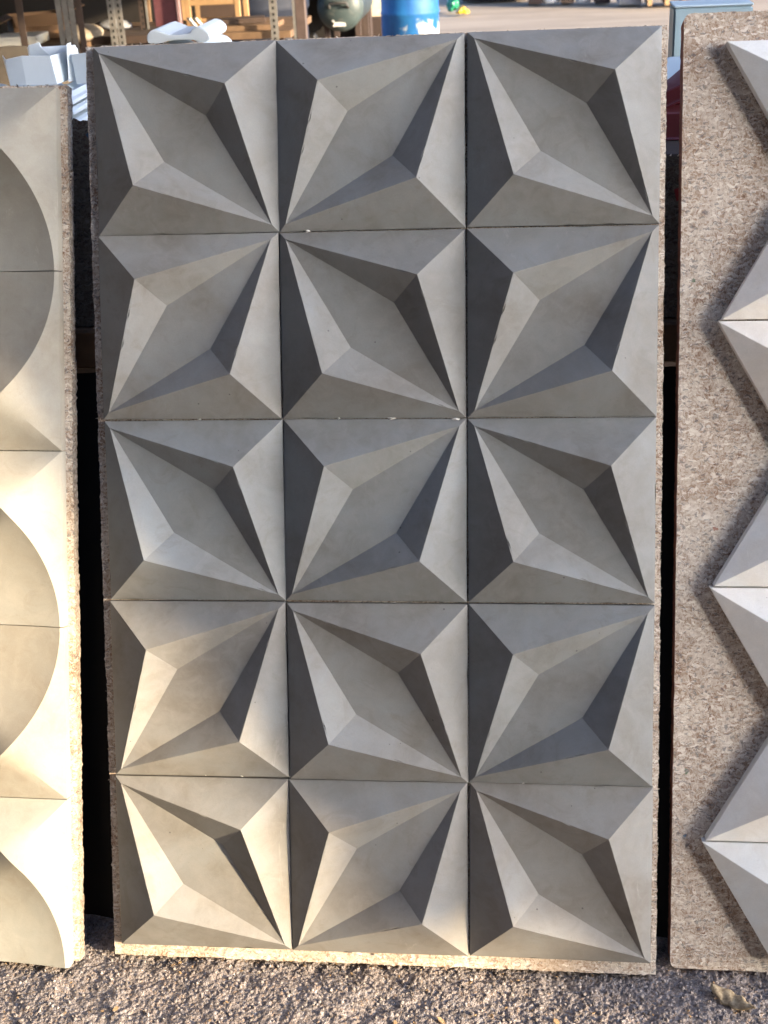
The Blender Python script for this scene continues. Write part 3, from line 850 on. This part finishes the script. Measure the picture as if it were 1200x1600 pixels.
MB().box(.031, .299, .25, .2605, .033, .33).obj('back_sheet', M['wood_dark'], wc)
MB().box(.031, .299, .021, .249, .0, .012).obj('floor_sheet', M['wood_pale'], wc)
# tall pale boards further back in the shed
for k, (x, y, w_, mt) in enumerate(((-2.06, 7.3, .11, 'wood_pale'), (-2.30, 7.35, .07, 'wood'), (-2.72, 7.2, .06, 'steel_brown'))):
    tag(MB().box(0, w_, 0, .03, 0, 2.1).obj('timber_board', M[mt], None, (x, y, 0), (R(-4), 0, 0), bevel=.003), ('tall pale pine board standing behind the maroon panel', 'tall brown board standing left of the pale pine board', 'thin dark upright board at the back of the shed')[k], 'board')

# navy water tank, shed roof and back wall
navy = MB(); pr = [(.0, 0), (.31, 0), (.33, .03)]
for k in range(5):
    z = .25 + .27 * k; pr += [(.33, z), (.345, z + .02), (.345, z + .06), (.33, z + .08)]
pr += [(.33, 1.5), (.30, 1.58), (.12, 1.66), (.12, 1.70), (0.0, 1.70)]
navy.lathe(pr, 40, cap=False)
tag(navy.obj('water_tank', plain('navy_plastic', (0.002, 0.007, 0.022), 0.7, 0, 0.15, 5, .03), None, (-1.62, 8.0, 0)), 'large navy blue ribbed water tank standing in the dark shed', 'water tank')
SH = empty('open_shed', (-4.5, 7.5, 0)); tag(SH, 'dark open fronted shed roofed over the racks', 'shed')
M['shed_wall'] = plain('shade_black_boards', (0.012, 0.0095, 0.008), 0.9, 0, 0.3, 3)  # near-black colour paints in the dark of the shed interior
MB().box(-4, 3.42, 2.45, 2.6, -.02, 2.5).obj('wall', M['shed_wall'], SH)
MB().box(-4, 8.0, -5.1, 2.9, 2.62, 2.68).obj('roof', M['shed_wall'], SH)  # out of view; stretched forward and right to shade the racks
for x, y in ((-3.9, 2.3), (0, 2.3), (3.36, 2.3), (7.85, 2.3), (7.85, -5.0), (7.0, -5.0), (-3.9, -3.0)): MB().box(x, x + .08, y, y + .14, 0, 2.6).obj('post', M['wood_dark'], SH)

# air tank
AT = empty('air_tank', (-1.195, 9.0, 0)); tag(AT, 'grey green steel air tank lying end on beside the blue drum', 'tank')
rot = Matrix.Translation((0, 0, .705)) @ Matrix.Rotation(R(90), 4, 'X')
pr = [(0.0, .075), (.06, .070), (.11, .055), (.15, .03), (.172, 0), (.172, -.012), (.176, -.012), (.176, -.05), (.172, -.05), (.172, -.75), (.12, -.80), (0, -.82)]
MB().lathe(pr, 40, rot, cap=False).obj('shell', plain('grey_green_paint', (0.045, 0.066, 0.068), 0.5, 0, 0.2, 9, 0.08, (0.17, 0.16, 0.14)), AT)
hb = MB(); hb.tube([(-.07, -.045, .70), (-.07, -.105, .725), (-.065, -.105, .745), (.065, -.105, .745), (.07, -.105, .725), (.07, -.045, .70)], .011)
hb.obj('handle', plain('handle_steel', (.06, .06, .06), .5), AT)
sc_ = MB().add([(-.055, -.066, .575), (.05, -.066, .575), (.045, -.071, .60), (.0, -.0735, .607), (-.03, -.073, .605), (-.045, -.0755, .625), (-.06, -.0725, .618), (-.04, -.071, .597)], [tuple(range(8))])
sc_.obj('scraped_patch', M['tile_white'], AT)
for y in (.08, .62):
    for x in (-.12, .12): MB().box(x - .02, x + .02, y, y + .04, 0, .60).obj('leg', M['steel_brown'], AT)
# rubber hose tangle and pale bits at its foot
h_ = MB(); rg = random.Random(6)
pts = [(-1.52 + .03 * math.sin(k * .9) + .018 * k, 8.55 + .05 * math.cos(k * 1.3), .50 + .07 * math.sin(k * .7)) for k in range(14)]
h_.tube(pts, .012)
stand = empty('tool_stand', (-1.40, 8.6, 0)); tag(stand, 'dark stool heaped with a black hose left of the air tank', 'stool')
MB().box(-.22, .1, -.12, .12, .43, .46).obj('seat', M['wood_dark'], stand)
for x in (-.2, .06):
    for y in (-.1, .08): MB().box(x, x + .03, y, y + .03, 0, .429).obj('leg', M['wood_dark'], stand)
tag(h_.obj('rubber_hose', plain('black_rubber', (.012, .012, .012), .5)), 'black rubber hose looped on the dark stool', 'hose')

# blue drum
def drum_mat():
    mt, nt, b = new_mat('blue_plastic', 0.6); g = N(nt); v = g.coord()
    z = g.sep(v)
    a = g.noise(g.map(v, (1, 1, .35)), 9, 6, .7, .5)
    col = g.mix(g.ramp(a, [(.35, 0.0), (.7, 1.0)]), (.004, .075, .25), (.012, .14, .36))
    sm = g.math('ADD', g.math('MULTIPLY', g.noise(v, 7, 5, .6, .8), 1.0), g.math('MULTIPLY', g.math('SUBTRACT', z[2], .22), -1.3))
    right_ = g.math('ADD', sm, g.math('MULTIPLY', z[0], .55))
    col = g.mix(g.ramp(right_, [(.70, 0.0), (.76, .85)]), col, (.42, .46, .48))
    g.put(b.inputs['Base Color'], col)
    return mt
dr = MB(); pr = [(0, 0), (.275, 0), (.29, .015), (.29, .28), (.298, .29), (.298, .32), (.29, .33), (.29, .58), (.298, .59), (.298, .62), (.29, .63), (.288, .86), (.30, .865), (.30, .90), (.285, .90), (.28, .88), (0, .88)]
dr.lathe(pr, 48, cap=False)
tag(dr.obj('plastic_drum', drum_mat(), None, (-.975, 12.6, 0), (0, 0, R(-20))), 'bright blue plastic drum smeared with white cement near its foot', 'drum')
# pale boards, bags and far stacks
tag(MB().add([(0, 0, 0), (.34, .05, 0), (.10, .1, .40), (-.16, .05, .46), (0, .12, 0), (.34, .17, 0), (.10, .22, .40), (-.16, .17, .46)], [(0, 1, 2, 3), (7, 6, 5, 4), (0, 4, 5, 1), (1, 5, 6, 2), (2, 6, 7, 3), (3, 7, 4, 0)]).obj('board_offcut', plain('cream_board', (.5, .43, .30), .7), None, (-1.47, 13.3, .20), bevel=.004), 'cream board offcut propped between the air tank and blue drum', 'board')
tag(MB().box(-.3, .35, 0, .3, 0, .195).obj('timber_chest', M['wood_dark'], None, (-1.40, 13.25, 0), bevel=.006), 'dark wooden chest under the cream board offcut', 'chest')
lump('plastic_bag', 'small green plastic bag on the ground right of the blue drum', 'bag', plain('green_plastic', (.01, .18, .09), .35), (-.70, 15.6, 0), (.075, .09, .10), 11, .9)
lump('plastic_bag', 'small yellow plastic bag on the ground beside the green one', 'bag', plain('yellow_plastic', (.5, .30, .02), .4), (-.585, 15.3, 0), (.06, .08, .05), 12, .9)
def stack(label, cat, name, mat, x, y, w_, d_, h_, rows, gap=.02):
    e = empty(name, (x, y, 0)); tag(e, label, cat)
    for k in range(rows):
        MB().box(0, w_, 0, d_, k * h_ / rows, (k + 1) * h_ / rows - gap).obj('slab', mat, e, bevel=.01)
    return e
M['grey_block'] = plain('grey_block', (.22, .22, .22), .85)
tag(MB().box(0, .95, 0, .8, 0, .6).obj('dark_block', plain('block_black', (.012, .010, .009), .7), None, (-.72, 16.6, 0), bevel=.08, seg=3), 'low dark rounded block at the far edge of the yard', 'heap')  # low rounded block, near black
stack('brown boards stacked at the far edge of the yard', 'boards', 'board_stack', M['wood_dark'], .20, 16.0, .17, .5, .5, 6, .01)
lump('cement_sack', 'white sack nearest the brown boards at the far edge', 'sack', M['tile_white'], (.48, 16.1, 0), (.14, .12, .35), 21, .15)
stack('upright brown box between the two white sacks', 'box', 'brown_box', M['wood'], .60, 15.95, .16, .4, .5, 1)
lump('cement_sack', 'white sack right of the upright brown box at the far edge', 'sack', M['tile_white'], (.88, 16.0, 0), (.12, .12, .32), 22, .15)
stack('olive brown boxes stacked at the far edge', 'boxes', 'brown_box', M['wood_dark'], 1.00, 15.8, .19, .4, .5, 3)
stack('grey concrete slabs stacked left of the cream pallet', 'slabs', 'slab_stack', M['grey_block'], 1.27, 15.5, .27, .4, .5, 5, .012)
pa = empty('wooden_pallet', (1.60, 15.3, 0)); tag(pa, 'cream pine pallet box standing at the far edge of the yard', 'pallet')
for x in (0, .20, .40): MB().box(x, x + .05, 0, .5, .0, .07).obj('skid', M['wood_pale'], pa)
MB().box(-.02, .47, 0, .5, .071, .5).obj('box', plain('cream_pine', (.46, .37, .23), .7), pa, bevel=.008)
lump('soil_heap', 'brown heap of rubble right of the cream pallet', 'heap', M['wood'], (2.55, 16.4, 0), (.5, .3, .12), 30, .3)

# ------------------------------------------------------------------ small things on the ground
rg = random.Random(12); st = MB()
ico = bmesh.new(); bmesh.ops.create_icosphere(ico, subdivisions=1, radius=1)
iv = [v.co.copy() for v in ico.verts]; ifc = [tuple(v.index for v in f.verts) for f in ico.faces]; ico.free()
for _ in range(8500):
    x = rg.uniform(-.85, .95); y = rg.uniform(-.34, .09)
    s_ = .0010 + .0034 * rg.random() ** 3
    z = ground_z(x, y)
    Mx = Matrix.Translation((x, y, z + s_ * .1)) @ Euler((rg.random() * 6, rg.random() * 6, rg.random() * 6)).to_matrix().to_4x4()
    st.add([Mx @ Vector((p.x * s_ * rg.uniform(.7, 1.3), p.y * s_ * rg.uniform(.6, 1.1), p.z * s_ * rg.uniform(.5, .9))) for p in iv], ifc)
def grit():
    mt, nt, b = new_mat('grit', .9); g = N(nt)
    r_ = nt.nodes.new('ShaderNodeNewGeometry').outputs['Random Per Island']
    g.put(b.inputs['Base Color'], g.ramp(r_, [(0, (.09, .077, .07)), (.4, (.18, .158, .145)), (.8, (.28, .25, .235)), (1, (.42, .38, .35))]))
    return mt
tag(st.obj('gravel', grit()), 'loose grit scattered over the rough ground', kind='stuff')
ch = MB()
def flake(x, y, s_, mb):
    z = ground_z(x, y) + .004
    E_ = Matrix.Translation((x, y, z)) @ Euler((rg.uniform(-.5, .5), rg.uniform(-.5, .5), rg.random() * 6)).to_matrix().to_4x4()
    n = 6; vs = []
    for k in range(n):
        a = 2 * math.pi * k / n; r = s_ * rg.uniform(.6, 1.1)
        vs.append((math.cos(a) * r, math.sin(a) * r * .6, rg.uniform(-.1, .3) * s_))
    vs += [(a, b, c - .0012) for a, b, c in vs]
    mb.add([E_ @ Vector(p) for p in vs], [tuple(range(n)), tuple(range(2 * n - 1, n - 1, -1))] + [(k, n + k, n + (k + 1) % n, (k + 1) % n) for k in range(n)])
M['flake'] = plain('tan_flake', (.30, .20, .105), .8, 0, .25, 60)
for k, (x, y, s_) in enumerate(((.152, -.021, .008), (.109, -.104, .009), (.294, -.096, .008), (.034, -.113, .006), (-.431, -.113, .007), (.19, -.09, .005))):
    mb = MB(); flake(x, y, s_, mb)
    tag(mb.obj('wood_chip', M['flake']), ('pale wood chip close to the foot of the middle panel', 'pale wood chip at the lower edge below the middle column of stars', 'wood chip lowest on the ground under the right column of stars', 'small wood chip at the lower edge near the middle', 'wood chip on the ground under the gap beside the left panel', 'smallest wood chip right of the middle of the ground')[k], 'wood chip', 'wood chips on the ground')
lt = MB()
for _ in range(170):
    y_ = rg.uniform(-.2, .02) if rg.random() < .5 else rg.uniform(-.02, .05)
    flake(rg.uniform(-.8, .9), y_, rg.uniform(.0012, .0042), lt)
tag(lt.obj('litter', M['flake']), 'tiny tan board shavings strewn along the foot of the panels', kind='stuff')

# dry leaf, curled along its length
lv = []; lf = []; n = 18; mm_ = 8
for i in range(n + 1):
    t = i / n; w_ = .0155 * (math.sin(math.pi * min(1, t * 1.02 + .03)) ** .65) * (1 + .12 * math.sin(t * 23))
    for j in range(mm_ + 1):
        u = j / mm_ * 2 - 1
        lv.append(((t - .5) * .080, u * w_ * .92, -.007 * u * u * (0.4 + .6 * t) + .010 * (t - .5) ** 2 * 4 + .0015 * math.sin(t * 19 + u * 3) + .002 * abs(u)))
for i in range(n):
    for j in range(mm_):
        a = i * (mm_ + 1) + j; lf.append((a, a + 1, a + mm_ + 2, a + mm_ + 1))
LE = MB().add(lv, lf, True)
def leaf_mat():
    mt, nt, b = new_mat('dry_leaf', .75); g = N(nt); v = g.coord()
    a = g.noise(v, 130, 5, .65, .5)
    col = g.ramp(a, [(.3, (.17, .125, .072)), (.5, (.40, .31, .19)), (.72, (.58, .47, .31))])
    y = g.math('ABSOLUTE', g.sep(v)[1])
    col = g.mix(g.ramp(g.math('MULTIPLY', y, 1000 / 10), [(.03, .7), (.10, 0.0)]), col, (.36, .29, .18))
    g.put(b.inputs['Base Color'], col); g.put(b.inputs['Normal'], g.bump(a, .5, .001)); return mt
lo = LE.obj('dry_leaf', leaf_mat(), None, (.578, -.045, .010), (R(12), R(-4), R(-38)))
sd = lo.modifiers.new('thickness', 'SOLIDIFY'); sd.thickness = .0006
tag(lo, 'curled dry brown leaf lying on the ground before the right panel', 'leaf')
